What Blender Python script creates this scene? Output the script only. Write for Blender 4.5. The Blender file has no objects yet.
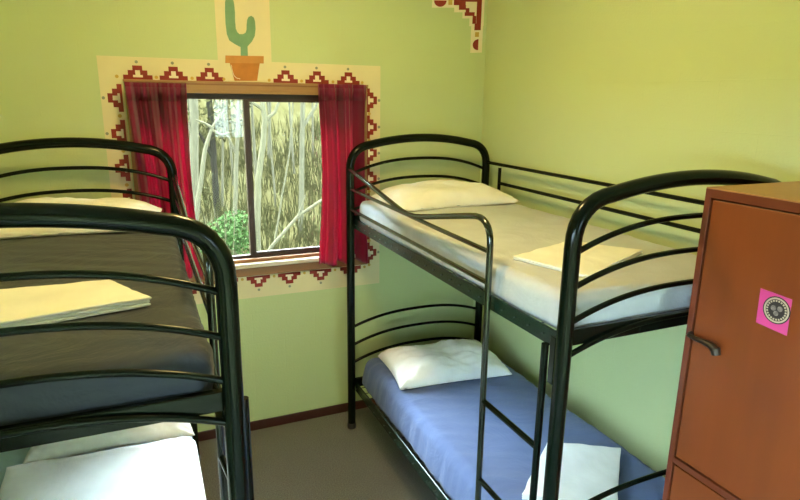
import bpy, bmesh, math, random
from mathutils import Vector, Matrix, noise
random.seed(7)
SC = bpy.context.scene
COL = SC.collection
PI = math.pi

# ------------------------------------------------------------------ helpers
class MB:
    """collects shapes, then links them as one mesh object"""
    def __init__(s): s.v = []; s.f = []; s.m = []; s.mi = 0
    def add(s, vs, fs):
        n = len(s.v); s.v += [tuple(v) for v in vs]
        for f in fs: s.f.append(tuple(i + n for i in f)); s.m.append(s.mi)
    def box(s, x0, x1, y0, y1, z0, z1, b=0.0):
        if x0 > x1: x0, x1 = x1, x0
        if y0 > y1: y0, y1 = y1, y0
        if z0 > z1: z0, z1 = z1, z0
        if b <= 0:
            vs = [(x, y, z) for z in (z0, z1) for y in (y0, y1) for x in (x0, x1)]
            s.add(vs, [(0, 2, 3, 1), (4, 5, 7, 6), (0, 1, 5, 4), (2, 6, 7, 3), (0, 4, 6, 2), (1, 3, 7, 5)])
        else:
            bm = bmesh.new(); bmesh.ops.create_cube(bm, size=1)
            for v in bm.verts:
                v.co = Vector(((x0 + x1) / 2 + v.co.x * (x1 - x0), (y0 + y1) / 2 + v.co.y * (y1 - y0), (z0 + z1) / 2 + v.co.z * (z1 - z0)))
            bmesh.ops.bevel(bm, geom=bm.edges[:], offset=b, segments=2, profile=.5, affect='EDGES')
            bm.verts.index_update()
            s.add([v.co[:] for v in bm.verts], [[v.index for v in f.verts] for f in bm.faces]); bm.free()
    def tube(s, pts, r, n=12, cap=True):
        P = [Vector(p) for p in pts]
        R = r if isinstance(r, (list, tuple)) else [r] * len(P)
        T = []
        for i in range(len(P)):
            a = P[max(i - 1, 0)]; b = P[min(i + 1, len(P) - 1)]
            T.append((b - a).normalized())
        up = Vector((0, 0, 1)) if abs(T[0].z) < .9 else Vector((1, 0, 0))
        N = (up - T[0] * up.dot(T[0])).normalized(); vs = []
        for i, p in enumerate(P):
            if i: N = (N - T[i] * N.dot(T[i])).normalized()
            B = T[i].cross(N)
            for k in range(n):
                a = 2 * PI * k / n
                vs.append(p + (N * math.cos(a) + B * math.sin(a)) * R[i])
        fs = []
        for i in range(len(P) - 1):
            for k in range(n):
                fs.append((i * n + k, i * n + (k + 1) % n, (i + 1) * n + (k + 1) % n, (i + 1) * n + k))
        if cap:
            fs.append(tuple(range(n))[::-1]); fs.append(tuple((len(P) - 1) * n + k for k in range(n)))
        s.add(vs, fs)
    def lathe(s, prof, c=(0, 0, 0), axis='z', n=32):
        vs = []
        for r, h in prof:
            for k in range(n):
                a = 2 * PI * k / n; p = (r * math.cos(a), r * math.sin(a), h)
                if axis == 'x': p = (h, r * math.cos(a), r * math.sin(a))
                if axis == 'y': p = (r * math.cos(a), h, r * math.sin(a))
                vs.append((p[0] + c[0], p[1] + c[1], p[2] + c[2]))
        fs = [(i * n + k, i * n + (k + 1) % n, (i + 1) * n + (k + 1) % n, (i + 1) * n + k) for i in range(len(prof) - 1) for k in range(n)]
        s.add(vs, fs)
    def prism_y(s, poly, y0, y1):
        """polygon in xz, thickness along y (y0 is the room side)"""
        n = len(poly)
        vs = [(x, y0, z) for x, z in poly] + [(x, y1, z) for x, z in poly]
        fs = [tuple(range(n)), tuple(range(2 * n - 1, n - 1, -1))] + [(i, (i + 1) % n, (i + 1) % n + n, i + n) for i in range(n)]
        s.add(vs, fs)
    def build(s, name, mat, parent=None, smooth=False, loc=None, angle=40):
        me = bpy.data.meshes.new(name); me.from_pydata(s.v, [], s.f); me.validate()
        for m in (mat if isinstance(mat, (list, tuple)) else [mat]): me.materials.append(m)
        if s.mi:
            for p, mi in zip(me.polygons, s.m): p.material_index = mi
        bm = bmesh.new(); bm.from_mesh(me); bmesh.ops.recalc_face_normals(bm, faces=bm.faces[:])
        if loc:
            bmesh.ops.translate(bm, verts=bm.verts[:], vec=-Vector(loc))
        bm.to_mesh(me); bm.free()
        if smooth:
            for p in me.polygons: p.use_smooth = True
            try: me.set_sharp_from_angle(angle=math.radians(angle))
            except Exception: pass
        o = bpy.data.objects.new(name, me); COL.objects.link(o)
        if loc: o.location = loc
        if parent: o.parent = parent
        return o

def tag(o, label=None, cat=None, group=None, kind=None):
    if label: o['label'] = label
    if cat: o['category'] = cat
    if group: o['group'] = group
    if kind: o['kind'] = kind
    return o
def empty(name, loc=(0, 0, 0), rz=0):
    o = bpy.data.objects.new(name, None); COL.objects.link(o); o.location = loc; o.rotation_euler = (0, 0, rz)
    o.empty_display_size = .1
    return o

def roundbox(L, W, H, r, step):
    """surface of a rounded box centred in xy, base at z=0: verts, faces, normals"""
    def ticks(a, b, r, st):
        n = max(2, int((b - a - 2 * r) / st)); t = [a, a + r * .35, a + r * .7]
        t += [a + r + (b - a - 2 * r) * i / n for i in range(n + 1)]
        return t + [b - r * .7, b - r * .35, b]
    X = ticks(-L / 2, L / 2, r, step); Y = ticks(-W / 2, W / 2, r, step); Z = ticks(0, H, min(r, H * .45), step)
    rz = min(r, H * .499)
    idx = {}; V = []; N = []; F = []
    def vid(i, j, k):
        if (i, j, k) in idx: return idx[(i, j, k)]
        p = Vector((X[i], Y[j], Z[k]))
        q = Vector((min(max(p.x, -L / 2 + r), L / 2 - r), min(max(p.y, -W / 2 + r), W / 2 - r), min(max(p.z, rz), H - rz)))
        d = p - q; e = Vector((d.x / r, d.y / r, d.z / rz))
        m = max(abs(e.x), abs(e.y), abs(e.z), 1e-9); l = e.length or 1
        e2 = e * (m / l)
        V.append(q + Vector((e2.x * r, e2.y * r, e2.z * rz))); N.append(e.normalized() if e.length else Vector((0, 0, 1)))
        idx[(i, j, k)] = len(V) - 1
        return len(V) - 1
    nx, ny, nz = len(X) - 1, len(Y) - 1, len(Z) - 1
    for i in range(nx):
        for j in range(ny):
            F.append((vid(i, j, 0), vid(i, j + 1, 0), vid(i + 1, j + 1, 0), vid(i + 1, j, 0)))
            F.append((vid(i, j, nz), vid(i + 1, j, nz), vid(i + 1, j + 1, nz), vid(i, j + 1, nz)))
    for i in range(nx):
        for k in range(nz):
            F.append((vid(i, 0, k), vid(i + 1, 0, k), vid(i + 1, 0, k + 1), vid(i, 0, k + 1)))
            F.append((vid(i, ny, k), vid(i, ny, k + 1), vid(i + 1, ny, k + 1), vid(i + 1, ny, k)))
    for j in range(ny):
        for k in range(nz):
            F.append((vid(0, j, k), vid(0, j, k + 1), vid(0, j + 1, k + 1), vid(0, j + 1, k)))
            F.append((vid(nx, j, k), vid(nx, j + 1, k), vid(nx, j + 1, k + 1), vid(nx, j, k + 1)))
    return V, F, N

# ------------------------------------------------------------------ materials
def new_mat(name):
    m = bpy.data.materials.new(name); m.use_nodes = True
    nt = m.node_tree; b = nt.nodes['Principled BSDF']
    return m, nt, b
def ramp(nt, fac, cols):
    r = nt.nodes.new('ShaderNodeValToRGB'); el = r.color_ramp.elements
    while len(el) < len(cols): el.new(.5)
    for e, (p, c) in zip(el, cols): e.position = p; e.color = (*c, 1)
    nt.links.new(fac, r.inputs[0]); return r.outputs[0]
def tex(nt, scale=5, detail=4, vec=(1, 1, 1), rough=.5, kind='ShaderNodeTexNoise'):
    tc = nt.nodes.new('ShaderNodeTexCoord'); mp = nt.nodes.new('ShaderNodeMapping'); mp.inputs['Scale'].default_value = vec
    nt.links.new(tc.outputs['Object'], mp.inputs[0]); t = nt.nodes.new(kind); nt.links.new(mp.outputs[0], t.inputs['Vector'])
    if 'Scale' in t.inputs: t.inputs['Scale'].default_value = scale
    if 'Detail' in t.inputs: t.inputs['Detail'].default_value = detail
    if 'Roughness' in t.inputs: t.inputs['Roughness'].default_value = rough
    return t
def bump(nt, b, h, strength=.3, dist=.01):
    n = nt.nodes.new('ShaderNodeBump'); n.inputs['Strength'].default_value = strength; n.inputs['Distance'].default_value = dist
    nt.links.new(h, n.inputs['Height']); nt.links.new(n.outputs[0], b.inputs['Normal']); return n
def simple(name, col, rough=.6, var=.08, scale=8, bmp=0, bscale=60, vec=(1, 1, 1), spec=.5, metal=0, dist=.004, sheen=0):
    m, nt, b = new_mat(name)
    t = tex(nt, scale, 4, vec)
    lo = tuple(max(0, c * (1 - var)) for c in col); hi = tuple(min(1, c * (1 + var)) for c in col)
    nt.links.new(ramp(nt, t.outputs[0], [(.3, lo), (.7, hi)]), b.inputs['Base Color'])
    b.inputs['Roughness'].default_value = rough; b.inputs['Specular IOR Level'].default_value = spec; b.inputs['Metallic'].default_value = metal
    if sheen: b.inputs['Sheen Weight'].default_value = sheen
    if bmp:
        t2 = tex(nt, bscale, 5); bump(nt, b, t2.outputs[0], bmp, dist)
    return m

# painted block wall: green paint, faint block joints
def wall_mat(name, axis):
    m, nt, b = new_mat(name)
    t = tex(nt, 1.3, 3)
    nt.links.new(ramp(nt, t.outputs[0], [(.3, (.575, .65, .335)), (.7, (.60, .675, .355))]), b.inputs['Base Color'])
    b.inputs['Roughness'].default_value = .55; b.inputs['Specular IOR Level'].default_value = .35
    tc = nt.nodes.new('ShaderNodeTexCoord'); sx = nt.nodes.new('ShaderNodeSeparateXYZ'); cx = nt.nodes.new('ShaderNodeCombineXYZ')
    nt.links.new(tc.outputs['Object'], sx.inputs[0])
    nt.links.new(sx.outputs['X' if axis == 'x' else 'Y'], cx.inputs[0]); nt.links.new(sx.outputs['Z'], cx.inputs[1])
    br = nt.nodes.new('ShaderNodeTexBrick'); nt.links.new(cx.outputs[0], br.inputs['Vector'])
    br.inputs['Scale'].default_value = 1; br.inputs['Brick Width'].default_value = .40; br.inputs['Row Height'].default_value = .2
    br.inputs['Mortar Size'].default_value = .0025; br.inputs['Mortar Smooth'].default_value = .6
    t2 = tex(nt, 90, 4)
    mx = nt.nodes.new('ShaderNodeMath'); mx.operation = 'MULTIPLY_ADD'; mx.inputs[1].default_value = -.55
    nt.links.new(br.outputs['Fac'], mx.inputs[0]); nt.links.new(t2.outputs[0], mx.inputs[2])
    bump(nt, b, mx.outputs[0], .28, .004)
    return m
M = {}
M['wall_x'] = wall_mat('green_wall_paint', 'x'); M['wall_y'] = wall_mat('green_wall_paint_side', 'y')
M['ceiling'] = simple('ceiling_paint', (.78, .76, .66), .8)
M['baseboard'] = simple('baseboard_paint', (.055, .010, .007), .45)
M['bed'] = simple('dark_green_enamel', (.0025, .006, .004), .16, .1, 20, spec=.2)
M['rail'] = simple('green_enamel_rail', (.006, .022, .015), .25, .1, 20, spec=.45)
M['guard'] = simple('glossy_green_tube_enamel', (.006, .012, .008), .13, .1, 20, spec=.9)
M['mesh'] = simple('bed_base_steel', (.05, .05, .05), .4, metal=.6)
M['wood'] = None
def wood(name, lo, hi, rough=.35, vec=(3, 3, .35)):
    m, nt, b = new_mat(name)
    t = tex(nt, 2.2, 7, vec, .6); t2 = tex(nt, 1.4, 3)
    mixn = nt.nodes.new('ShaderNodeMath'); mixn.operation = 'MULTIPLY_ADD'; mixn.inputs[1].default_value = .55
    nt.links.new(t2.outputs[0], mixn.inputs[0])
    mm = nt.nodes.new('ShaderNodeMath'); mm.operation = 'MULTIPLY'; mm.inputs[1].default_value = .45
    nt.links.new(t.outputs[0], mm.inputs[0]); nt.links.new(mm.outputs[0], mixn.inputs[2])
    nt.links.new(ramp(nt, mixn.outputs[0], [(.35, lo), (.65, hi)]), b.inputs['Base Color'])
    b.inputs['Roughness'].default_value = rough
    bump(nt, b, t.outputs[0], .06, .002)
    return m
M['ward'] = wood('wardrobe_varnish', (.165, .034, .007), (.235, .053, .011))
M['wardframe'] = wood('wardrobe_frame_varnish', (.12, .024, .009), (.17, .036, .013))
M['ward_top_lit'] = wood('wardrobe_top_lit', (.36, .165, .05), (.46, .21, .07), .4)  # lighter tan than the doors: light on the top put into the colour
M['dark'] = simple('dark_gap', (.02, .012, .008), .8)
M['bronze'] = simple('bronze_handle', (.045, .032, .024), .35, .3, 40, metal=.7)
M['frame'] = simple('window_frame_brown', (.045, .022, .014), .4)
M['oak'] = wood('window_trim_timber', (.36, .19, .07), (.5, .28, .12), .4, (.4, 3, 3))
M['sill'] = simple('sill_cream_paint', (.72, .62, .48), .45)
M['sillwood'] = wood('sill_timber', (.26, .11, .035), (.36, .16, .06), .4, (.4, 3, 3))
M['cream'] = simple('cream_stencil_ground', (.80, .70, .45), .7, .04, 5)
M['creamlight'] = simple('pale_stencil_paint', (.9, .8, .62), .7, .04)
M['red'] = simple('brick_red_stencil_paint', (.27, .022, .012), .7, .12, 30)
M['ochre'] = simple('ochre_stencil_paint', (.62, .40, .08), .7)
M['greydot'] = simple('grey_stencil_paint', (.30, .31, .23), .7)
M['cactus'] = simple('cactus_green_paint', (.19, .36, .21), .7, .1, 14)
M['pot'] = simple('terracotta_paint', (.52, .19, .03), .7, .12, 18)
M['potrim'] = simple('terracotta_rim_paint', (.58, .25, .06), .7, .1, 18)
def fabric(name, col, rough=.85, b=.25, sc=7, var=.06):
    m, nt, bs = new_mat(name)
    t = tex(nt, sc, 3)
    nt.links.new(ramp(nt, t.outputs[0], [(.3, tuple(c * (1 - var) for c in col)), (.7, tuple(min(1, c * (1 + var)) for c in col))]), bs.inputs['Base Color'])
    bs.inputs['Roughness'].default_value = rough; bs.inputs['Specular IOR Level'].default_value = .2; bs.inputs['Sheen Weight'].default_value = .15
    w = tex(nt, 4.5, 4, (1, 1, 1), .6); w.inputs['Distortion'].default_value = 1.2
    bump(nt, bs, w.outputs[0], b, .035)
    return m
M['sheet_grey'] = fabric('pale_grey_sheet', (.52, .54, .57), b=.35)
M['sheet_dark'] = fabric('charcoal_sheet', (.042, .048, .062), .7, .35)
M['sheet_blue'] = fabric('blue_sheet', (.10, .14, .29), b=.35)
M['sheet_pale'] = fabric('pale_blue_sheet', (.45, .60, .72))
M['white'] = fabric('white_cotton', (.90, .90, .92), b=.2)
M['cream_linen'] = fabric('cream_cotton', (.86, .84, .76), b=.12)
def curtain_mat():
    m, nt, b = new_mat('crimson_curtain')
    t = tex(nt, 6, 4, (2, 2, .5))
    c = ramp(nt, t.outputs[0], [(.3, (.13, .002, .03)), (.7, (.24, .004, .055))])
    nt.links.new(c, b.inputs['Base Color']); b.inputs['Roughness'].default_value = .6; b.inputs['Sheen Weight'].default_value = .3
    tr = nt.nodes.new('ShaderNodeBsdfTranslucent'); tr.inputs[0].default_value = (.8, .02, .17, 1)
    mx = nt.nodes.new('ShaderNodeMixShader'); mx.inputs[0].default_value = .30
    nt.links.new(b.outputs[0], mx.inputs[1]); nt.links.new(tr.outputs[0], mx.inputs[2])
    nt.links.new(mx.outputs[0], nt.nodes['Material Output'].inputs['Surface'])
    return m
M['curtain'] = curtain_mat()
def glass_mat():
    m = bpy.data.materials.new('window_glass'); m.use_nodes = True; nt = m.node_tree; nt.nodes.clear()
    o = nt.nodes.new('ShaderNodeOutputMaterial'); t = nt.nodes.new('ShaderNodeBsdfTransparent'); g = nt.nodes.new('ShaderNodeBsdfGlossy')
    g.inputs['Roughness'].default_value = .03; t.inputs[0].default_value = (.95, .97, .95, 1)
    f = nt.nodes.new('ShaderNodeFresnel'); f.inputs[0].default_value = 1.25
    x = nt.nodes.new('ShaderNodeMixShader'); nt.links.new(f.outputs[0], x.inputs[0]); nt.links.new(t.outputs[0], x.inputs[1]); nt.links.new(g.outputs[0], x.inputs[2])
    nt.links.new(x.outputs[0], o.inputs[0]); return m
M['glass'] = glass_mat()
def carpet_mat():
    m, nt, b = new_mat('grey_carpet')
    t = tex(nt, 150, 6, rough=.8); t2 = tex(nt, 5, 3)
    c1 = ramp(nt, t.outputs[0], [(.35, (.09, .088, .082)), (.65, (.31, .305, .29))])
    mx = nt.nodes.new('ShaderNodeMixRGB'); mx.blend_type = 'MULTIPLY'; mx.inputs[0].default_value = .30
    nt.links.new(c1, mx.inputs[1]); nt.links.new(ramp(nt, t2.outputs[0], [(.3, (.8, .8, .8)), (.7, (1, 1, 1))]), mx.inputs[2])
    nt.links.new(mx.outputs[0], b.inputs['Base Color']); b.inputs['Roughness'].default_value = .95; b.inputs['Specular IOR Level'].default_value = .1
    bump(nt, b, t.outputs[0], .6, .006)
    return m
M['carpet'] = carpet_mat()
M['pink'] = simple('pink_sticker', (.62, .06, .27), .3)
M['black'] = simple('black_ink', (.025, .02, .022), .35)
M['ink_cream'] = simple('cream_ink', (.48, .42, .31), .4)
M['ink_grey'] = simple('grey_ink', (.22, .19, .18), .4, .5, 120)

# ------------------------------------------------------------------ room shell
XL, YR, H = -3.06, -4.9, 2.95
WX0, WX1, WZ0, WZ1 = -2.165, -.875, 1.135, 2.13
def struct(o): o['kind'] = 'structure'; return o
mb = MB(); mb.box(XL - .15, .15, YR - .15, .15, -.12, 0); struct(mb.build('floor', M['carpet']))
mb = MB(); mb.box(XL - .15, .15, YR - .15, .15, H, H + .12); struct(mb.build('ceiling', M['ceiling']))
def wall_with_hole(name, x0, x1, y0, y1, hx0, hx1, hz0, hz1, mat):
    m = MB(); m.box(x0, hx0, y0, y1, 0, H); m.box(hx1, x1, y0, y1, 0, H); m.box(hx0, hx1, y0, y1, 0, hz0); m.box(hx0, hx1, y0, y1, hz1, H)
    return struct(m.build(name, mat))
wall_with_hole('wall_back', XL, 0, 0, .15, WX0, WX1, WZ0, WZ1, M['wall_x'])
RX0, RX1, RZ0, RZ1 = -1.2, -.74, 1.14, 2.1  # opening behind the camera, added for cool fill light
wall_with_hole('wall_front', XL, 0, YR - .15, YR, RX0, RX1, RZ0, RZ1, M['wall_x'])
mb = MB(); mb.box(0, .15, YR - .15, .15, 0, H); struct(mb.build('wall_right', M['wall_y']))
LY0, LY1, LZ0, LZ1 = -4.8, -2.95, .05, 2.05  # out-of-view opening in the left wall, added for fill light
mb = MB(); mb.box(XL - .15, XL, YR - .15, LY0, 0, H); mb.box(XL - .15, XL, LY1, .15, 0, H); mb.box(XL - .15, XL, LY0, LY1, 0, LZ0); mb.box(XL - .15, XL, LY0, LY1, LZ1, H)
struct(mb.build('wall_left', M['wall_y']))
mb = MB(); mb.box(XL, 0, -.014, 0, 0, .062, .003); struct(mb.build('baseboard_back', M['baseboard']))
mb = MB(); mb.box(-.014, 0, YR, -.014, 0, .062, .003); struct(mb.build('baseboard_right', M['baseboard']))
mb = MB(); mb.box(XL, XL + .014, LY1, -.014, 0, .062, .003); struct(mb.build('baseboard_left', M['baseboard']))

def window(name, x0, x1, z0, z1, yin, yout, rear=False):
    s = -1 if not rear else 1            # direction of the room side
    w = empty(name, ((x0 + x1) / 2, yin, z0)); w['kind'] = 'structure'
    ox, oy, oz = w.location
    def P(mb, nm, mat, par=w, sm=False):
        mb2 = MB(); mb2.v = [(a - ox, b - oy, c - oz) for a, b, c in mb.v]; mb2.f = mb.f; mb2.m = mb.m
        o = mb2.build(nm, mat, par, sm); return o
    yf0, yf1 = (yin + .03, yin + .066) if not rear else (yin - .075, yin - .02)
    f = MB(); t = .035
    f.box(x0, x1, yf0, yf1, z1 - t, z1, .003); f.box(x0, x1, yf0, yf1, z0, z0 + t, .003)
    f.box(x0, x0 + t, yf0, yf1, z0 + t, z1 - t, .003); f.box(x1 - t, x1, yf0, yf1, z0 + t, z1 - t, .003)
    P(f, 'window_frame', M['frame'])
    xm = -1.571 if not rear else (x0 + x1) / 2
    m_ = MB(); m_.box(xm - .013, xm + .013, yf0 - .004, yf1, z0 + t, z1 - t, .003)
    P(m_, 'mullion', M['frame'])
    ym = (yf0 + yf1) / 2
    # right sash sits in its own thin dark frame (the sliding pane)
    sf = MB(); a, b_, c, d = xm + .013, x1 - t, z0 + t, z1 - t; q = .013
    for bx in ((a, b_, d - q, d), (a, b_, c, c + q), (a, a + q * .7, c + q, d - q), (b_ - q, b_, c + q, d - q)):
        sf.box(bx[0], bx[1], ym - .014, ym + .014, bx[2], bx[3])
    P(sf, 'sliding_sash', M['frame'])
    g = MB(); g.box(x0 + t, xm - .013, ym - .002, ym + .002, z0 + t, z1 - t); P(g, 'pane', M['glass'])
    g = MB(); g.box(a + q * .7, b_ - q, ym - .002, ym + .002, c + q, d - q); P(g, 'pane', M['glass'])
    return w, P
w1, P1 = window('window_1', WX0, WX1, WZ0, WZ1, 0, .15)
# timber head, casings, sill of the visible window
h = MB(); h.box(WX0 - .035, WX1 + .035, -.018, .0, WZ1 - .004, WZ1 + .05, .004); h.box(WX0 - .04, WX1 + .04, -.024, 0, WZ1 + .05, WZ1 + .062, .003)
h.box(WX0 - .035, WX1 + .035, -.021, -.017, WZ1 + .012, WZ1 + .020, .0015)
P1(h, 'head_trim', M['oak'])
h = MB(); h.box(WX0 - .036, WX1 + .036, -.0225, -.0175, WZ1 + .040, WZ1 + .0495, .001); P1(h, 'head_moulding', M['sillwood'])
for a, b in ((WX0 - .035, WX0), (WX1, WX1 + .035)):
    c = MB(); c.box(a, b, -.016, 0, WZ0 - .06, WZ1 - .004, .004); P1(c, 'side_casing', M['oak'])
s_ = MB(); s_.box(WX0 - .05, WX1 + .05, -.045, .02, WZ0 - .028, WZ0, .006); P1(s_, 'sill', M['sill'])
s_ = MB(); s_.box(WX0 - .035, WX1 + .035, -.02, 0, WZ0 - .085, WZ0 - .028, .004); P1(s_, 'sill_apron', M['sillwood'])
s_ = MB(); s_.box(WX0, WX1, -.008, .02, WZ0, WZ0 + .02, .003); P1(s_, 'sill_bead', M['sillwood'])
w2, P2 = window('fill_window_rear', RX0, RX1, RZ0, RZ1, YR, YR - .15, True)  # unseen window, added for fill light and a reflection in the left pane
h = MB(); h.box(RX0 - .05, RX1 + .05, YR, YR + .02, RZ1, RZ1 + .05, .004); h.box(RX0 - .05, RX1 + .05, YR, YR + .04, RZ0 - .03, RZ0, .004); P2(h, 'fill_window_trim', M['oak'])

w3 = empty('fill_window_left', (XL, LY0, LZ0)); w3['kind'] = 'structure'  # unseen glazing, added to bring cool light low into the room
f = MB(); t = .04; W_, H_ = LY1 - LY0, LZ1 - LZ0
f.box(-.08, -.02, 0, W_, 0, t); f.box(-.08, -.02, 0, W_, H_ - t, H_); f.box(-.08, -.02, 0, t, t, H_ - t); f.box(-.08, -.02, W_ - t, W_, t, H_ - t); f.box(-.08, -.02, W_ / 2 - .02, W_ / 2 + .02, t, H_ - t)
f.build('window_frame', M['frame'], w3)
for a, b in ((t, W_ / 2 - .02), (W_ / 2 + .02, W_ - t)):
    g = MB(); g.box(-.052, -.048, a, b, t, H_ - t); g.build('pane', M['glass'], w3)

# ------------------------------------------------------------------ painted wall decoration
Y1, Y2, Y3 = -.0015, -.003, -.0045
def at_wall(name, label, cat, loc):
    e = empty(name, loc); tag(e, label, cat); return e
def wall_part(mb, name, mat, par):
    ox, oy, oz = par.location
    mb.v = [(a - ox, b - oy, c - oz) for a, b, c in mb.v]
    return mb.build(name, mat, par)
PX0, PX1, PZ0, PZ1 = -2.318, -.748, .905, 2.306
bd = at_wall('stencil_border', 'cream painted border with red stepped stencils around the curtained window', 'wall painting', (-1.54, 0, .905))
g = MB(); cx0, cx1, cz0, cz1 = WX0 - .04, WX1 + .04, WZ0 - .085, WZ1 + .062
g.box(PX0, PX1, Y1, 0, cz1, PZ1); g.box(PX0, PX1, Y1, 0, PZ0, cz0); g.box(PX0, cx0, Y1, 0, cz0, cz1); g.box(cx1, PX1, Y1, 0, cz0, cz1)
wall_part(g, 'border_ground', M['cream'], bd)
MOT = ["....XXXX....", "....XXXX....", "..XXXooXXX..", "..XXXooXXX..", "XXXXooooXXXX", "XXXXXXXXXXXX"]
def motif(cx, cz, rot, cell=.0119):
    m = MB(); k = MB()
    for r, row in enumerate(MOT):
        c = 0
        while c < 12:
            ch = row[c]
            if ch == '.': c += 1; continue
            e = c
            while e < 12 and row[e] == ch: e += 1
            u0, u1 = (c - 6) * cell, (e - 6) * cell; v1 = (6 - r) * cell; v0 = v1 - cell
            if rot == 0: bx = (cx + u0, cx + u1, cz + v0, cz + v1)
            elif rot == 2: bx = (cx + u0, cx + u1, cz - v1, cz - v0)
            elif rot == 1: bx = (cx - v1, cx - v0, cz + u0, cz + u1)
            else: bx = (cx + v0, cx + v1, cz + u0, cz + u1)
            (m if ch == 'X' else k).box(bx[0], bx[1], Y2, 0 if ch == 'X' else Y1, bx[2], bx[3])
            c = e
    o = wall_part(m, 'stepped_motif', M['red'], bd)
    ox, oy, oz = bd.location
    k.v = [(a - ox, b, c - oz) for a, b, c in k.v]; k.build('motif_fill', M['creamlight'], o)
def dot(x, z, r, mat, par=bd, name='painted_dot'):
    d = MB(); d.prism_y([(x + r * math.cos(2 * PI * k / 14), z + r * math.sin(2 * PI * k / 14)) for k in range(14)], Y2, 0)
    return wall_part(d, name, mat, par)
for cx in (-2.13, -1.952, -1.765, -1.341, -1.153, -.957):
    motif(cx, 2.191, 0); dot(cx - .002, 2.281, .008, M['greydot'])
for x in (-2.232, -2.04, -1.858, -1.69, -1.437, -1.247, -1.055, -.868): dot(x, 2.205, .009, M['ochre'])
for k in range(7):
    z = 2.095 - .184 * k
    if k < 6: motif(-2.214, z, 1); dot(-2.306, z, .008, M['greydot']); dot(-2.236, z - .092, .010, M['ochre'])
    z = 2.1 - .163 * k
    motif(-.842, z, 3); dot(-.757, z, .009, M['greydot']); dot(-.822, z - .081, .010, M['ochre'])
for cx in (-2.13, -1.94, -1.745, -1.551, -1.358, -1.155, -.952):
    motif(cx, 1.043, 2); dot(cx, .953, .008, M['greydot']); dot(cx + .097, 1.03, .009, M['ochre'])

cm = at_wall('cactus_mural', 'painted green cactus in a terracotta pot on a cream panel above the window', 'wall painting', (-1.567, 0, 2.2))
g = MB(); g.box(-1.716, -1.419, Y1, 0, PZ1, 2.82); wall_part(g, 'mural_ground', M['cream'], cm)
CO = [(-1.591, 2.333), (-1.589, 2.379), (-1.619, 2.393), (-1.648, 2.411), (-1.66, 2.443), (-1.664, 2.5), (-1.663, 2.56), (-1.66, 2.61), (-1.65, 2.637), (-1.636, 2.645), (-1.622, 2.637), (-1.613, 2.61), (-1.610, 2.56), (-1.612, 2.51), (-1.610, 2.474), (-1.603, 2.457), (-1.592, 2.447), (-1.572, 2.448), (-1.558, 2.457), (-1.552, 2.472), (-1.55, 2.5), (-1.546, 2.525), (-1.538, 2.54), (-1.523, 2.547), (-1.509, 2.539), (-1.503, 2.518), (-1.502, 2.48), (-1.508, 2.442), (-1.525, 2.412), (-1.551, 2.384), (-1.551, 2.334)]
g = MB(); g.prism_y(CO, Y2, 0); wall_part(g, 'cactus', M['cactus'], cm)
g = MB(); g.prism_y([(-1.653, 2.294), (-1.487, 2.297), (-1.506, 2.2), (-1.632, 2.197)], Y2, 0); wall_part(g, 'flower_pot', M['pot'], cm)
g = MB(); g.prism_y([(-1.674, 2.331), (-1.463, 2.336), (-1.465, 2.296), (-1.677, 2.291)], Y3, 0); wall_part(g, 'pot_rim', M['potrim'], cm)
g = MB(); g.tube([(-1.645, Y2, 2.282), (-1.642, Y2, 2.254), (-1.634, Y2, 2.226), (-1.620, Y2, 2.212), (-1.6, Y2, 2.208)], .0018, 6); wall_part(g, 'pot_outline', M['creamlight'], cm)

cs = at_wall('corner_stencil', 'dark red stepped corner stencil high on the back wall beside the corner', 'wall painting', (-.15, 0, 2.45))
def cc(a, b): return (-.256 + (440 + a / 8.33 - 453) * .0073, 2.716 - (b / 8.33 - 1) * .0061 + (440 + a / 8.33 - 453) * .0005)
def cbox(mb, a0, a1, b0, b1, y0, y1=0):
    p = [cc(a0, b1), cc(a1, b1), cc(a1, b0), cc(a0, b0)]; mb.prism_y(p, y0, y1)
g = MB(); cbox(g, -60, 372, -150, 12, Y1); cbox(g, -60, 120, 12, 62, Y1); cbox(g, 120, 372, 12, 100, Y1); cbox(g, 190, 372, 100, 150, Y1); cbox(g, 250, 372, 150, 215, Y1); cbox(g, 268, 368, 215, 440, Y1)
wall_part(g, 'stencil_ground', M['creamlight'], cs)
g = MB(); cbox(g, 115, 348, -14, 14, Y2); cbox(g, 308, 348, 14, 250, Y2); cbox(g, 115, 212, 14, 42, Y2); cbox(g, 158, 215, 42, 80, Y2); cbox(g, 215, 245, 66, 100, Y2); cbox(g, 208, 290, 100, 130, Y2); cbox(g, 275, 305, 130, 196, Y2); cbox(g, 295, 308, 196, 250, Y2)
wall_part(g, 'stepped_motif', M['red'], cs)
g = MB(); cbox(g, 302, 335, 266, 306, Y2); wall_part(g, 'ochre_dash', M['ochre'], cs)
g = MB(); cbox(g, 70, 102, -20, 40, Y2); wall_part(g, 'ochre_dash', M['ochre'], cs)
def halfdisc(cx, cy, r, a0, a1):
    g = MB(); g.prism_y([cc(cx + r * math.cos(a0 + (a1 - a0) * k / 16), cy + r * math.sin(a0 + (a1 - a0) * k / 16)) for k in range(17)], Y2, 0); return g
wall_part(halfdisc(333, 372, 47, PI / 2, 1.5 * PI), 'red_half_disc', M['red'], cs)
wall_part(halfdisc(5, 5, 50, 0, PI), 'red_half_disc', M['red'], cs)

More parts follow.
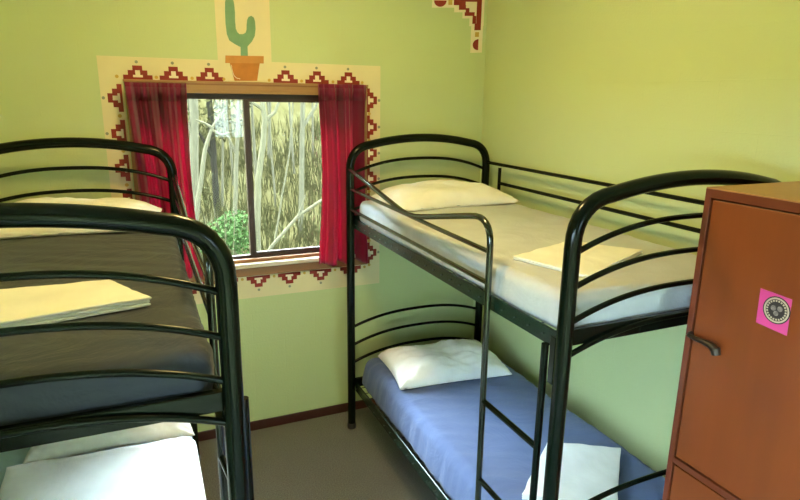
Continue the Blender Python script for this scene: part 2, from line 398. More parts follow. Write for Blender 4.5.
# ------------------------------------------------------------------ curtains
def curtain(name, label, x0, x1, ztop, zbot, folds, amp, seed, flare=0.0, lean=0.0):
    rnd = random.Random(seed); ph = [rnd.uniform(0, 6.28) for _ in range(6)]
    nx, nz = 130, 46
    e = empty(name, ((x0 + x1) / 2, -.10, zbot)); tag(e, label, 'curtain', 'crimson curtains')
    ox, oy, oz = e.location
    def pos(u, v):     # v 0 top .. 1 bottom
        xa = x0 + (x1 - x0) * u
        g = 1 - .10 * math.sin(PI * min(v * 1.1, 1)) + flare * v ** 3
        xc = (x0 + x1) / 2
        x = xc + (xa - xc) * g + lean * v * v
        uu = u + .015 * math.sin(5 * v + ph[0])
        top = min(v / .12, 1)
        y = amp * (.55 + .45 * top) * (math.sin(2 * PI * folds * uu + ph[1]) + .45 * math.sin(2 * PI * folds * 1.7 * uu + ph[2] + v * .9) + .25 * math.sin(2 * PI * folds * 3.3 * uu + ph[3] - v))
        y += .006 * noise.noise(Vector((x * 9, v * 4, seed)))
        z = ztop + (zbot - ztop) * v + .006 * math.sin(2 * PI * folds * uu + ph[4]) * v
        return (x - ox, -.10 + y * 1.15 - oy, z - oz)
    m = MB(); vs = [pos(i / nx, j / nz) for j in range(nz + 1) for i in range(nx + 1)]
    fs = [(j * (nx + 1) + i, j * (nx + 1) + i + 1, (j + 1) * (nx + 1) + i + 1, (j + 1) * (nx + 1) + i) for j in range(nz) for i in range(nx)]
    m.add(vs, fs); o = m.build('drape', M['curtain'], e, True, angle=80)
    md = o.modifiers.new('thick', 'SOLIDIFY'); md.thickness = .0015
    t = MB()     # gathered heading tape
    vs = []; n = nx
    for i in range(n + 1):
        a = pos(i / n, 0.02); b = pos(i / n, .085)
        vs += [(a[0], a[1] - .0035, a[2]), (b[0], b[1] - .0035, b[2])]
    t.add(vs, [(2 * i, 2 * i + 1, 2 * i + 3, 2 * i + 2) for i in range(n)])
    o2 = t.build('heading', M['curtain'], e, True, angle=80); md = o2.modifiers.new('thick', 'SOLIDIFY'); md.thickness = .002
    return e
curtain('curtain', 'crimson curtain hanging at the left side of the window', -2.20, -1.90, 2.175, 1.10, 3.1, .032, 3, -.05, 0.02)
curtain('curtain', 'crimson curtain hanging at the right side of the window', -1.175, -.878, 2.19, 1.10, 3.0, .032, 8, .10, 0.0)

# ------------------------------------------------------------------ bunk beds
YF, YN = -.2134, -2.2134
HW = .4685
def rise(x, h, hw): u = abs(x) / hw; return h * (1 - u ** 2.4)
def bunk(name, label, xc, s):
    """s=+1: aisle side at local -x (right bunk); s=-1: mirrored"""
    e = empty(name, (xc, 0, 0)); tag(e, label, 'bunk bed')
    xa = -HW * s; xw = HW * s
    for y in (YF, YN):
        m = MB(); pts = [(-HW, y, .004), (-HW, y, .9), (-HW, y, 1.69)]
        for k in range(1, 9):
            t = k / 8; a = (1 - t) ** 2; b = 2 * t * (1 - t); c = t * t
            pts.append((a * -HW + b * -HW + c * -.335, y, a * 1.70 + b * 1.83 + c * 1.846))
        for k in range(1, 24):
            x = -.335 + .67 * k / 24; pts.append((x, y, 1.882 - .036 * (x / .335) ** 2))
        pts += [(-p[0], p[1], p[2]) for p in pts[:11]][::-1]
        m.tube(pts, .025, 18)
        o = m.build('end_frame', M['bed'], e, True)
        for sx in (-1, 1):
            f = MB(); f.lathe([(0, 0), (.029, 0), (.029, .03), (.026, .036), (.0255, .036)], (sx * HW, y, 0.0)); f.build('foot_cap', M['black'], o, True)
        zs = [(1.676, .082), (1.566, .078), (1.455, .078), (1.345, .075)] + [(.705 + (.03 if y == YN else 0), .072), (.583 + (.02 if y == YN else 0), .075), (.463, .075)]
        for z, hh in zs:
            b = MB(); b.tube([(-HW + .012 + (2 * HW - .024) * k / 30, y, z + rise(-HW + .012 + (2 * HW - .024) * k / 30, hh, HW - .012)) for k in range(31)], .0092, 10)
            b.build('end_bar', M['bed'], o, True)
    for z0, z1 in ((1.347, 1.405), (.27, .335)):
        up = z0 > 1
        for sx in (-1, 1):
            xo = sx * HW - sx * .0
            m = MB(); m.box(sx * (HW - .018), sx * (HW - .026), YN + .022, YF - .022, z0, z1, .003)
            m.box(sx * (HW - .026), sx * (HW - .040), YN + .022, YF - .022, z0, z0 + .004)
            m.build('side_rail', M['rail'], e)
        for y, d in ((YF, -1), (YN, 1)):
            m = MB(); m.box(-HW + .02, HW - .02, y + d * .006, y + d * .028, z0 + .028, z1 + .022, .003); m.build('end_rail', M['bed'], e)
        # wire mesh base
        m = MB(); zz = z0 + .022
        for k in range(11):
            x = -HW + .05 + (2 * HW - .1) * k / 10; m.tube([(x, YN + .028, zz), (x, YF - .028, zz)], .003, 5)
        for k in range(25):
            y = YN + .05 + (YF - YN - .1) * k / 24; m.tube([(-HW + .012, y, zz + .005), (HW - .012, y, zz + .005)], .003, 5)
        m.build('wire_base', M['mesh'], e)
    # aisle guard: long tube that dips, climbs again and turns down into the first ladder upright
    xg = xa - s * .004
    path = [(xa - s * .005, YF - .005, 1.706)]
    path += [(xg, YF - .04, 1.70), (xg, -.60, 1.648), (xg, -.93, 1.597), (xg, -.99, 1.589), (xg, -1.06, 1.585), (xg, -1.14, 1.590), (xg, -1.25, 1.609), (xg, -1.45, 1.648), (xg, -1.62, 1.681)]
    for k in range(1, 9):
        t = k / 8; a = (1 - t) ** 2; b = 2 * t * (1 - t); c = t * t
        path.append((xg, a * -1.64 + b * -1.775 + c * -1.778, a * 1.685 + b * 1.712 + c * 1.60))
    path += [(xg, -1.779, 1.3), (xg, -1.785, .9), (xg, -1.788, .30)]
    m = MB(); m.tube(path, .0125, 12); m.build('guard_rail', M['guard'], e, True)
    for za, zb in ((1.588, 1.576), (1.466, 1.458)):
        m = MB(); m.tube([(xa - s * .004, YF - .01, za), (xg, YF - .05, za), (xg, -1.0, (za + zb) / 2), (xg, -1.775, zb)], .0095, 10); m.build('guard_bar', M['guard'], e, True)
    xl = xg - s * (.032 if s < 0 else 0)
    m = MB(); m.tube([(xl, -2.128, .30), (xl, -2.13, .9), (xl, -2.13, 1.36)], .0125, 12); m.build('ladder_rail', M['bed'], e, True)
    for z in (.985, .64, .32):
        m = MB(); m.tube([(xg, -1.785, z), (xl, -2.13, z)], .0115, 10); m.build('ladder_rung', M['bed'], e, True)
    m = MB(); m.box(xa - s * .004, xa - s * .010, -2.158, -2.185, 1.24, 1.40, .002); m.build('bracket', M['bed'], e)
    # wall side guard
    for z in (1.7195, 1.603):
        y0 = YF - .01 if z > 1.7 else YF - .166
        m = MB(); m.tube([(xw, y0, z), (xw, YN + (.01 if z > 1.7 else .166), z)], .0105, 10); m.build('wall_guard_bar', M['bed'], e, True)
    for y in (YF - .166, YN + .166):
        m = MB(); m.tube([(xw, y, 1.70), (xw, y, 1.40)], .0105, 10); m.build('guard_post', M['bed'], e, True)
    return e
XR_, XLB = -.5546, -2.4765
bunk('bunk_bed', 'dark green metal bunk bed against the right wall, blue sheet below', XR_, 1)
bunk('bunk_bed', 'dark green metal bunk bed at the left, cropped by the picture edge', XLB, -1)

def mattress(label, xc, z, mat, seed, L=.880, W=1.925, Hh=.145, amp=.006, near=0, rad=.045, taper=0):
    V, F, N = roundbox(L, W, Hh, rad, .017)
    yc = (YF + YN) / 2
    out = []
    for v, n in zip(V, N):
        a = amp * noise.noise(Vector((v.x * 3 + seed, v.y * 2.2, v.z * 4))) * 1.0
        # gathered tension folds near the sides, running across the edge
        side = max(0, 1 - (L / 2 - abs(v.x)) / .14) + max(0, 1 - (W / 2 - abs(v.y)) / .16)
        if abs(v.x) / L > abs(v.y) / W:
            a += side * amp * .45 * noise.noise(Vector((v.x * 4, v.y * 26 + seed, v.z * 3)))
        else:
            a += side * amp * (.45 + near) * noise.noise(Vector((v.x * 14 + seed, v.y * 4, v.z * (6 + 22 * near))))
        if near and v.y < -W / 2 + .06 and v.z < Hh * .97:      # swags pulled across the foot end
            t_ = v.z / Hh + .35 * (v.x / L) ** 2
            a += near * .011 * (noise.noise(Vector((v.x * 2.5 + seed, t_ * 7, 2.2))) + .5 * noise.noise(Vector((v.x * 5 + seed, t_ * 15, 5.2))))
        if abs(v.x) > L * .3 and v.z > Hh * .2:                  # short creases running in from the long edges
            a += .0035 * (abs(v.x) / L - .3) * 5 * noise.noise(Vector((v.x * 5, v.y * 30 + v.x * 12, seed)))
        # diagonal creases
        d = (v.x * .55 + v.y) * 16
        a += amp * .42 * noise.noise(Vector((d, (v.x - v.y) * 2.5, seed)))
        p = v + n * (a - amp * .55)
        if p.z < .0: p.z = .0
        k = (p.z / Hh) ** 1.5 * taper; p.x *= 1 - k; p.y *= 1 - k * .45
        out.append(p)
    m = MB(); m.add(out, F)
    o = m.build('mattress', mat, None, True, angle=70); o.location = (xc, yc, z)
    tag(o, label, 'mattress'); return o
ZU0, ZL0 = 1.381, .304
mattress('mattress in a pale grey fitted sheet on the right bunk top level', XR_, ZU0, M['sheet_grey'], 2, near=.8)
ml = mattress('mattress in a blue fitted sheet on the right bunk bottom level', XR_, ZL0, M['sheet_blue'], 5, Hh=.222, amp=.012, rad=.06, taper=.075)
mattress('mattress in a charcoal grey fitted sheet on the left bunk top level', XLB, ZU0, M['sheet_dark'], 9, amp=.009, near=.5)
mattress('mattress in a pale blue sheet on the left bunk bottom level, under white covers', XLB, ZL0, M['sheet_pale'], 12, Hh=.222)

def pillow(label, loc, a, b, h, rz, mat, seed, wr=.006, pw=.5):
    n = 56; V = []; F = []
    def P(u, v, top):
        x = a * u * (1 - .055 * (1 - v * v)); y = b * v * (1 - .10 * (1 - u * u))
        prof = ((1 - abs(u) ** 3.2) * (1 - abs(v) ** 2.6)) ** pw if abs(u) < 1 and abs(v) < 1 else 0
        w = noise.noise(Vector((u * 2.2 + seed, v * 2.2, seed * .7)))
        w2 = noise.noise(Vector((u * 5 + seed, v * 9 * (1 - .5 * abs(u)), 3.1)))
        ed = max(abs(u), abs(v)) ** 6
        w3 = noise.noise(Vector((u * 14, v * 14, seed))) * ed
        if top: z = h * prof * (.88 + .28 * w) + wr * w2 * (prof + .2) + .01 * w3 + .012
        else: z = .012 - .012 * min(1, prof * 2.5)
        return (x, y, z)
    for t in (1, 0):
        base = len(V)
        for j in range(n + 1):
            for i in range(n + 1):
                u = math.sin((2 * i / n - 1) * PI / 2); v = math.sin((2 * j / n - 1) * PI / 2)
                V.append(P(u, v, t))
        for j in range(n):
            for i in range(n):
                q = [base + j * (n + 1) + i, base + j * (n + 1) + i + 1, base + (j + 1) * (n + 1) + i + 1, base + (j + 1) * (n + 1) + i]
                F.append(q if t else q[::-1])
    m = MB(); m.add(V, F); o = m.build('pillow', mat, None, True, angle=75)
    bm = bmesh.new(); bm.from_mesh(o.data); bmesh.ops.remove_doubles(bm, verts=bm.verts[:], dist=.0006); bmesh.ops.recalc_face_normals(bm, faces=bm.faces[:]); bm.to_mesh(o.data); bm.free()
    for p in o.data.polygons: p.use_smooth = True
    o.location = loc; o.rotation_euler = (0, 0, rz); tag(o, label, 'pillow'); return o
ZT, ZB = 1.524, .522
pillow('cream pillow at the window end of the right top bunk', (-.535, -.475, ZT), .385, .235, .115, math.radians(2), M['cream_linen'], 1.3)
pillow('white crumpled pillow on the blue mattress of the right bottom bunk', (-.565, -.60, ZB), .35, .235, .118, math.radians(-6), M['white'], 4.1, .011, .36)
pillow('cream pillow at the window end of the left top bunk', (-2.47, -.50, ZT), .39, .25, .11, math.radians(-2), M['cream_linen'], 7.7)
pillow('white pillow on the left bottom bunk, seen below the charcoal mattress', (-2.385, -.62, ZB), .36, .21, .115, math.radians(-2), M['white'], 6.2, .016)

def folded(label, quad, z, layers, th, mat, seed, name='folded_sheet', cat='folded sheet', wav=.004):
    """stack of folded layers; quad: four xy corners in order"""
    cx = sum(q[0] for q in quad) / 4; cy = sum(q[1] for q in quad) / 4
    m = MB(); rnd = random.Random(seed)
    for l in range(layers):
        V, F, N = roundbox(2, 2, th * .97, .02, .09)
        sh = [rnd.uniform(-.02, .012) for _ in range(4)]
        out = []
        for v in V:
            u = (v.x * (1 + sh[0]) + 1) / 2; w = (v.y * (1 + sh[1]) + 1) / 2
            x = (1 - w) * ((1 - u) * quad[0][0] + u * quad[1][0]) + w * ((1 - u) * quad[3][0] + u * quad[2][0])
            y = (1 - w) * ((1 - u) * quad[0][1] + u * quad[1][1]) + w * ((1 - u) * quad[3][1] + u * quad[2][1])
            x += .006 * noise.noise(Vector((v.y * 3, l, seed))); y += .006 * noise.noise(Vector((v.x * 3, l + 9, seed)))
            zz = l * th + v.z
            zz += wav * (l + .3) / layers * (noise.noise(Vector((x * 6, y * 6, seed))) + .8 * noise.noise(Vector((x * 20 + y * 8, y * 5, seed + 3))) + .5)
            out.append((x - cx, y - cy, max(zz, 0)))
        m.add(out, F)
    o = m.build(name, mat, None, True, angle=60); o.location = (cx, cy, z); tag(o, label, cat); return o
folded('cream folded sheet lying on the right top bunk', [(-.894, -1.726), (-.517, -1.602), (-.345, -1.84), (-.80, -2.05)], ZT, 2, .007, M['cream_linen'], 3)
folded('white folded sheet on the blue mattress behind the ladder post', [(-.504, -1.554), (-.225, -1.73), (-.54, -2.04), (-.846, -1.833)], ZB, 3, .009, M['white'], 5)
folded('cream folded sheet lying on the charcoal mattress of the left top bunk', [(-2.80, -1.56), (-2.28, -1.57), (-2.165, -1.79), (-2.78, -1.93)], ZT, 3, .009, M['cream_linen'], 8)

# white cover spread over the lower left bed, hanging over its aisle edge
def cover():
    prof = [(-2.80, .538), (-2.6, .539), (-2.4, .539), (-2.2, .538), (-2.075, .536), (-2.052, .530), (-2.038, .515), (-2.034, .49), (-2.033, .45), (-2.034, .40)]
    pts = []
    for i in range(len(prof) - 1):
        for k in range(5):
            t = k / 5; pts.append((prof[i][0] * (1 - t) + prof[i + 1][0] * t, prof[i][1] * (1 - t) + prof[i + 1][1] * t))
    pts.append(prof[-1]); n = 50; V = []
    for j in range(n + 1):
        for i, (x, z) in enumerate(pts):
            y = -.85 - 1.27 * j / n + .02 * noise.noise(Vector((x * 5, 1, 1))) * (1 - j / n) - .05 * (x + 2.4) * (1 - j / n)
            top = z > .53
            w = noise.noise(Vector((x * 9, y * 1.2, 4.4))); w2 = noise.noise(Vector((x * 26, y * .8, 9)))
            V.append((x + (0 if top else .003 * w2), y, z + ((.004 * w + .0035 * w2 + .002) if top else 0) + (.008 * math.exp(-j * .8) if top else 0)))
    m = MB(); k = len(pts)
    m.add(V, [(j * k + i, j * k + i + 1, (j + 1) * k + i + 1, (j + 1) * k + i) for j in range(n) for i in range(k - 1)])
    o = m.build('bed_cover', M['white'], None, True, loc=(-2.42, -1.45, .53), angle=70)
    md = o.modifiers.new('thick', 'SOLIDIFY'); md.thickness = .006; md.offset = 0
    tag(o, 'smooth white cover spread over the left bottom bunk', 'bed cover')
cover()

# ------------------------------------------------------------------ wardrobe
WXF, WYF, WYN, WT = -.612, -2.30, -3.30, 1.867
wd = empty('wardrobe', (-.32, -2.8, 0)); tag(wd, 'orange-brown wooden wardrobe in the right foreground with a round sticker', 'wardrobe')
def wp(mb, name, mat, par=wd):
    mb.v = [(a + .32, b + 2.8, c) for a, b, c in mb.v]; return mb.build(name, mat, par)
m = MB()
m.box(WXF, -.03, WYF - .02, WYF, 0, WT - .004, .0015); m.box(WXF, -.03, WYN, WYN + .02, 0, WT - .004, .0015)
m.box(-.045, -.03, WYN + .02, WYF - .02, 0, WT - .02)
m.box(WXF + .004, -.045, WYN + .02, WYF - .02, .06, .08); m.box(WXF, -.045, WYN + .02, WYF - .02, .940, .962, .0015)
m.box(WXF, WXF + .018, WYN + .02, WYF - .02, WT - .030, WT - .004); m.box(WXF, WXF + .018, WYN + .02, WYF - .02, 0, .06)
wp(m, 'carcass', M['wardframe'])
m = MB(); m.box(WXF + .001, -.03, WYN, WYF, WT - .004, WT, .001); wp(m, 'top_board', M['ward_top_lit'])
m = MB(); m.box(WXF + .003, WXF + .021, WYF - .026, WYN + .026, .967, WT - .035, .002); door = wp(m, 'door', M['ward'])
m = MB(); m.box(WXF + .003, WXF + .021, WYF - .026, WYN + .026, .066, .934, .002); wp(m, 'lower_door', M['ward'])
m = MB()
yy, zz = -2.322, 1.402
m.lathe([(0, -.008), (.009, -.008), (.010, -.005), (.010, 0), (0, 0)], (WXF, yy, zz), 'x', 20)
m.tube([(WXF, yy, zz), (WXF - .014, yy - .001, zz), (WXF - .022, yy - .012, zz)], .006, 12)
m.tube([(WXF - .020, yy - .005, zz + .001), (WXF - .024, yy - .03, zz + .002), (WXF - .026, yy - .062, zz + .004), (WXF - .026, yy - .092, zz + .002), (WXF - .025, yy - .108, zz - .006), (WXF - .025, yy - .112, zz - .020)], [.006, .0075, .0085, .011, .015, .0135], 14)
m.v = [tuple(v) for v in m.v]
m.v = [(a + .32, b + 2.8, c) for a, b, c in m.v]
hd = m.build('handle', M['bronze'], door, True); hd['label'] = 'dark bronze curved lever handle'
# sticker on the door
st = empty('sticker', (WXF + .003, -2.563, 1.562)); tag(st, 'square pink sticker with a round black and cream emblem on the wardrobe door', 'sticker')
def sp(mb, name, mat, sm=False): return mb.build(name, mat, st, sm)
m = MB(); q = [(.047, .051), (-.043, .046), (-.046, -.056), (.044, -.049)]
m.add([(0, a, b) for a, b in q] + [(-.0008, a, b) for a, b in q], [(0, 1, 2, 3), (7, 6, 5, 4), (0, 4, 5, 1), (1, 5, 6, 2), (2, 6, 7, 3), (3, 7, 4, 0)]); sp(m, 'backing', M['pink'])
def disc(name, r0, r1, x, mat, cy=-.007, cz=.004, n=40, ph=0):
    m = MB(); m.lathe([(r0, x + .0003), (r0, x), (r1, x), (r1, x + .0003)] if r0 else [(0, x), (r1, x), (r1, x + .0003)], (0, cy, cz), 'x', n); return sp(m, name, mat)
disc('emblem_rim', 0, .0385, -.0012, M['black'])
disc('emblem_ring', .0305, .0352, -.0015, M['ink_cream'])
m = MB()
for k in range(22):
    a = 2 * PI * k / 22
    c, s2 = math.cos(a), math.sin(a); t = (-s2, c)
    pts = [(c * r + t[0] * w, s2 * r + t[1] * w) for r, w in ((.0235, -.0022), (.0285, -.0026), (.0285, .0026), (.0235, .0018))]
    b = len(m.v); m.add([(-.0015, p[0] - .007, p[1] + .004) for p in pts], [(0, 1, 2, 3)])
sp(m, 'emblem_marks', M['ink_cream'])
m = MB()
for (a, b, r) in ((-.009, .006, .0075), (.009, .004, .0075), (0, -.009, .007)):
    m.lathe([(0, -.0016), (r, -.0016), (r, -.0013)], (0, a - .007, b + .004), 'x', 18)
sp(m, 'emblem_centre', M['ink_grey'])

# ------------------------------------------------------------------ ceiling lamp (above the picture)
LX, LY = -1.55, -1.5
cl = empty('ceiling_lamp', (LX, LY, H)); tag(cl, 'round opal ceiling lamp in the middle of the ceiling', 'ceiling lamp')
m = MB(); m.lathe([(0, -.0), (.17, 0), (.17, -.03), (.15, -.035), (0, -.035)], (0, 0, 0), 'z', 40); m.build('lamp_base', M['ceiling'], cl, True)
m = MB(); m.lathe([(.15, -.036), (.152, -.06), (.13, -.10), (.09, -.125), (.04, -.137), (0, -.14)], (0, 0, 0), 'z', 40)
em = bpy.data.materials.new('lamp_glow'); em.use_nodes = True
eb = em.node_tree.nodes['Principled BSDF']; eb.inputs['Base Color'].default_value = (.9, .85, .7, 1)
eb.inputs['Emission Color'].default_value = (1, .72, .265, 1); eb.inputs['Emission Strength'].default_value = 58
m.build('diffuser', em, cl, True)

# ------------------------------------------------------------------ outside the window
def gz(x, y): return -.35 + .10 * max(0, y - 1) + .022 * max(0, y - 4) ** 2 + .12 * noise.noise(Vector((x * .5, y * .5, 0)))
def ground_mat():
    m, nt, b = new_mat('bush_ground')
    t = tex(nt, 2.4, 8, (2.2, 1, .45), .7); t.inputs['Distortion'].default_value = .8
    nt.links.new(ramp(nt, t.outputs[0], [(.32, (.018, .0145, .0055)), (.5, (.025, .0205, .008)), (.68, (.034, .029, .013))]), b.inputs['Base Color'])
    b.inputs['Roughness'].default_value = 1; b.inputs['Specular IOR Level'].default_value = 0
    return m
nx, ny = 60, 60; V = []
for j in range(ny + 1):
    for i in range(nx + 1):
        y = .16 + 34 * (j / ny) ** 1.6; x = -2 + (i / nx - .5) * (14 + y * 2.2); V.append((x, y, gz(x, y)))
m = MB(); m.add(V, [(j * (nx + 1) + i, j * (nx + 1) + i + 1, (j + 1) * (nx + 1) + i + 1, (j + 1) * (nx + 1) + i) for j in range(ny) for i in range(nx)])
o = m.build('bushland_slope', ground_mat(), None, True); o['kind'] = 'structure'
m = MB(); m.box(-34, 30, -36, YR - .16, -.5, -.36); m.box(-34, XL - .16, YR - .16, .16, -.5, -.36)
struct(m.build('ground', ground_mat()))
M['bark_pale'] = simple('pale_bark', (.062, .052, .032), .9, .2, 9, .4, 30, (4, 4, .6), spec=0)
M['bark_brown'] = simple('brown_bark', (.016, .013, .009), .9, .2, 9, .4, 30, (4, 4, .6), spec=0)
M['leaf_olive'] = simple('olive_leaves', (.027, .023, .009), .8, .12, 3, spec=0)
M['leaf_green'] = simple('fresh_green_leaves', (.024, .040, .013), .7, .3, 5, spec=0)
def leaves(mb, c, rad, n, size, rnd, narrow=.35):
    for _ in range(n):
        while True:
            p = Vector((rnd.uniform(-1, 1), rnd.uniform(-1, 1), rnd.uniform(-1, 1)))
            if p.length <= 1: break
        p = Vector((p.x * rad[0], p.y * rad[1], p.z * rad[2])) + Vector(c)
        d = Vector((rnd.gauss(0, 1), rnd.gauss(0, 1), rnd.gauss(0, 1))).normalized(); e = d.orthogonal().normalized()
        e = (Matrix.Rotation(rnd.uniform(0, 6.28), 3, d) @ e)
        L = size * rnd.uniform(.6, 1.3); w = L * narrow
        mb.add([p, p + d * L * .5 + e * w * .5, p + d * L, p + d * L * .5 - e * w * .5], [(0, 1, 2, 3)])
def tree(name, label, cat, trunk, branches, r0, r1, mat, crown=None, group=None, leafmat='leaf_olive', seed=1):
    rnd = random.Random(seed); x, y, z = trunk[0]; zg = gz(x, y) - .05
    # carry the trunk down to the ground
    base = (x, y, zg); pts = [base] + list(trunk) if z > zg + .1 else [(x, y, zg)] + list(trunk[1:])
    e = empty(name, base); tag(e, label, cat, group)
    def loc(p): return (p[0] - x, p[1] - y, p[2] - zg)
    def fine(P):
        out = []
        for i in range(len(P) - 1):
            for k in range(4):
                t = k / 4; q = [P[i][a] * (1 - t) + P[i + 1][a] * t for a in range(3)]
                q[0] += .012 * noise.noise(Vector((q[2] * 4, seed, i))); out.append(loc(q))
        out.append(loc(P[-1])); return out
    f = fine(pts); m = MB(); m.tube(f, [r0 + (r1 - r0) * i / (len(f) - 1) for i in range(len(f))], 8); tr = m.build('trunk', mat, e, True)
    for b in branches:
        f = fine(b); m = MB(); m.tube(f, [r1 * 1.0 - r1 * .6 * i / (len(f) - 1) for i in range(len(f))], 6); m.build('branch', mat, e, True)
    if crown:
        m = MB()
        for c, rad, n, size in crown: leaves(m, loc(c), rad, n, size, rnd)
        m.build('foliage', M[leafmat], e)
    return e
tree('tree', 'pale forked tree behind the right window pane, close to the mullion', 'tree', [(-1.03, 3, .1), (-1.02, 3, .674), (-.984, 3, 1.231), (-.926, 3, 1.555), (-.881, 3, 1.873), (-.90, 3, 2.03), (-.87, 3.1, 2.4), (-.92, 3.1, 3.6)],
     [[(-.881, 3, 1.873), (-.77, 3, 1.958), (-.71, 3, 2.105), (-.6, 3, 2.5)], [(-.89, 3, 1.98), (-1.0, 3, 2.05), (-1.05, 3, 2.25)]], .042, .022, M['bark_pale'], [((-.9, 3.1, 3.7), (.8, .8, .7), 500, .12)], seed=2)
fl = tree('fallen_branch', 'pale fallen branch slanting across the lower right window pane', 'branch', [(-.90, 3.6, .1), (-.741, 3.6, .326), (-.403, 3.6, .682), (-.09, 3.6, .867), (.35, 3.65, 1.05)], [[(-.403, 3.6, .682), (-.3, 3.6, .95)]], .028, .014, M['bark_pale'], seed=3)
tree('tree', 'straight thin pale tree behind the right side of the right pane', 'tree', [(-.03, 5, 0), (-.02, 5, .2), (.03, 5, 1.374), (.068, 5, 2.218), (.1, 5, 4)], [[(.05, 5, 1.7), (.25, 5, 2.0), (.35, 5, 2.3)]], .045, .03, M['bark_pale'], [((.1, 5, 4.1), (.8, .8, .6), 300, .13)], seed=4)
tree('tree', 'leaning pale tree with a broken forked top behind the left pane', 'tree', [(-1.64, 4, .0), (-1.608, 4, .385), (-1.539, 4, .882), (-1.419, 4, 1.484), (-1.321, 4, 1.744)], [[(-1.321, 4, 1.744), (-1.40, 4, 1.80), (-1.50, 4, 1.84)], [(-1.321, 4, 1.744), (-1.25, 4, 1.85), (-1.16, 4, 1.98)], [(-1.33, 4, 1.72), (-1.22, 4, 1.66), (-1.1, 4, 1.69)]], .038, .02, M['bark_pale'], seed=5)
tree('tree', 'thick pale tree at the left edge of the left pane', 'tree', [(-1.56, 5, .1), (-1.528, 5, .442), (-1.43, 5, 1.868), (-1.40, 5, 4)], [[(-1.45, 5, 1.6), (-1.6, 5, 1.9)]], .07, .05, M['bark_pale'], [((-1.4, 5, 4.1), (.9, .9, .6), 300, .13)], seed=6)
tree('tree', 'thin pale tree behind the left pane beside the mullion', 'tree', [(-1.06, 4.5, 0), (-1.05, 4.5, .437), (-.97, 4.5, 1.45), (-.90, 4.5, 2.2), (-.9, 4.5, 3.8)], [[(-.98, 4.5, 1.4), (-1.1, 4.5, 1.65), (-1.12, 4.5, 1.9)]], .034, .02, M['bark_pale'], [((-.9, 4.5, 4.0), (.7, .7, .6), 300, .13)], seed=7)
tree('tree', 'brown trunked tree in the middle of the left pane', 'tree', [(-1.1, 6, 0), (-1.10, 6, .62), (-1.10, 6, 1.3), (-1.12, 6, 2.4), (-1.05, 6, 4)], [[(-1.1, 6, 1.2), (-1.3, 6, 1.6)]], .05, .04, M['bark_brown'], [((-1.1, 6, 1.9), (.6, .5, .45), 500, .10), ((-1.1, 6, 4), (1, 1, .6), 300, .13)], seed=8)
tree('sapling', 'slender slanting sapling in the middle of the right pane', 'tree', [(-.68, 4, .1), (-.619, 4, .304), (-.50, 4, .9), (-.383, 4, 1.463), (-.30, 4, 2.3), (-.28, 4, 3)], [], .014, .009, M['bark_pale'], seed=9)
rnd = random.Random(21)
for k in range(24):
    x = rnd.uniform(-1.9, 1.2) if k < 15 else rnd.uniform(-6, -2); y = rnd.uniform(6.2, 9.5); z = gz(x, y); h = rnd.uniform(2.8, 4.5); l = rnd.uniform(-.3, .3)
    tree('sapling', 'thin pale sapling in the blurred bushland beyond the window', 'tree', [(x, y, z), (x + l * .4, y, z + h * .4), (x + l, y, z + h)], [[(x + l * .4, y, z + h * .4), (x + l * .4 + rnd.uniform(-.4, .4), y, z + h * .62)]], rnd.uniform(.018, .035), .012, M['bark_pale'],
         [((x + l, y, z + h * .9), (.5, .5, .5), 160, .12)], group='thin saplings beyond the window', seed=30 + k)
# green shrub below the left pane
rnd = random.Random(5); b = empty('shrub', (-1.44, 2.5, gz(-1.44, 2.5) - .02)); tag(b, 'bright green leafy shrub behind the lower left window pane', 'shrub')
m = MB(); zb = b.location.z
for k in range(14):
    a = rnd.uniform(0, 6.28); q = rnd.uniform(.05, .3); m.tube([(0, 0, 0), (math.cos(a) * q * .6, math.sin(a) * q * .6, .7), (math.cos(a) * q, math.sin(a) * q, 1.2)], [.01, .007, .003], 5)
m.build('stem', M['bark_pale'], b, True)
m = MB()
for c, r in (((-.04, 0, .75), (.30, .3, .35)), ((.1, 0, 1.0), (.2, .25, .22)), ((-.12, 0, .5), (.3, .3, .3))): leaves(m, c, r, 700, .05, rnd, .5)
m.build('foliage', M['leaf_green'], b)
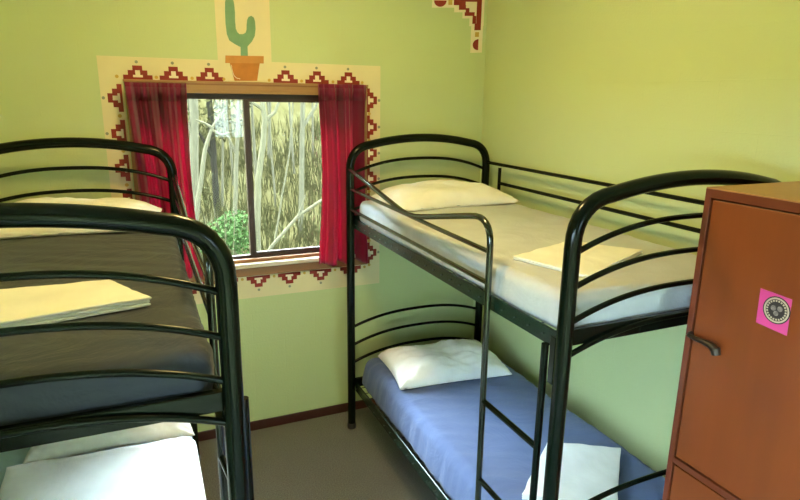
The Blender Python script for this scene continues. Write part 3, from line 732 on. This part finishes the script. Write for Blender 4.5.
# uncountable undergrowth
m = MB(); rnd = random.Random(11)
for k in range(950):
    x = rnd.uniform(-2.6, 2.2) if k < 480 else rnd.uniform(-7.5, 5); y = rnd.uniform(3.4, 10) ; z = gz(x, y)
    for _ in range(7):
        a = rnd.uniform(-.12, .12); L = rnd.uniform(.15, .55); b_ = rnd.uniform(-.15, .15); c_ = rnd.uniform(-.12, .12)
        m.add([(x + a - .006, y + c_, z - .03), (x + a + .006, y + c_, z - .03), (x + a + b_ * .5 + .005, y + c_, z + L * .6), (x + a + b_, y + c_ + .03, z + L), (x + a + b_ * .5 - .005, y + c_, z + L * .6)], [(0, 1, 2, 4), (4, 2, 3)])
tag(m.build('undergrowth', M['leaf_olive'], None), 'olive undergrowth covering the bushland beyond the window', 'undergrowth', kind='stuff')

# ------------------------------------------------------------------ light
w = bpy.data.worlds.new('World'); SC.world = w; w.use_nodes = True; nt = w.node_tree
bg = nt.nodes['Background']; bg.inputs[0].default_value = (.61, .83, 1.0, 1); bg.inputs[1].default_value = 17.0
sun = bpy.data.lights.new('sun', 'SUN'); sun.energy = 150; sun.angle = math.radians(120); sun.color = (.76, .91, 1)
so = bpy.data.objects.new('sun', sun); COL.objects.link(so); so.rotation_euler = (math.radians(-58), 0, 0); so.location = (0, 8, 8)

# ------------------------------------------------------------------ camera
CX = (-2.1675, -3.5516, 2.109); YAW, PIT, ROL = .4161, .2491, -.0142
cam = bpy.data.cameras.new('camera'); co = bpy.data.objects.new('camera', cam); COL.objects.link(co)
cam.sensor_width = 36; cam.lens = 592.4 * 36 / 800; cam.clip_start = .02; cam.clip_end = 200
cw, sw, cp, sp_, cr, sr = math.cos(YAW), math.sin(YAW), math.cos(PIT), math.sin(PIT), math.cos(ROL), math.sin(ROL)
R0 = Vector((cw, -sw, 0)); F0 = Vector((sw * cp, cw * cp, -sp_)); U0 = Vector((sw * sp_, cw * sp_, cp))
R1 = R0 * cr - U0 * sr; U1 = R0 * sr + U0 * cr
mt = Matrix((R1, U1, -F0)).transposed().to_4x4(); mt.translation = Vector(CX); co.matrix_world = mt
SC.camera = co
SC.view_settings.view_transform = 'Standard'; SC.view_settings.look = 'None'; SC.view_settings.gamma = 1
SC.view_settings.use_curve_mapping = False; SC.view_settings.exposure = 0.82
SC.cycles.max_bounces = 8; SC.cycles.diffuse_bounces = 5
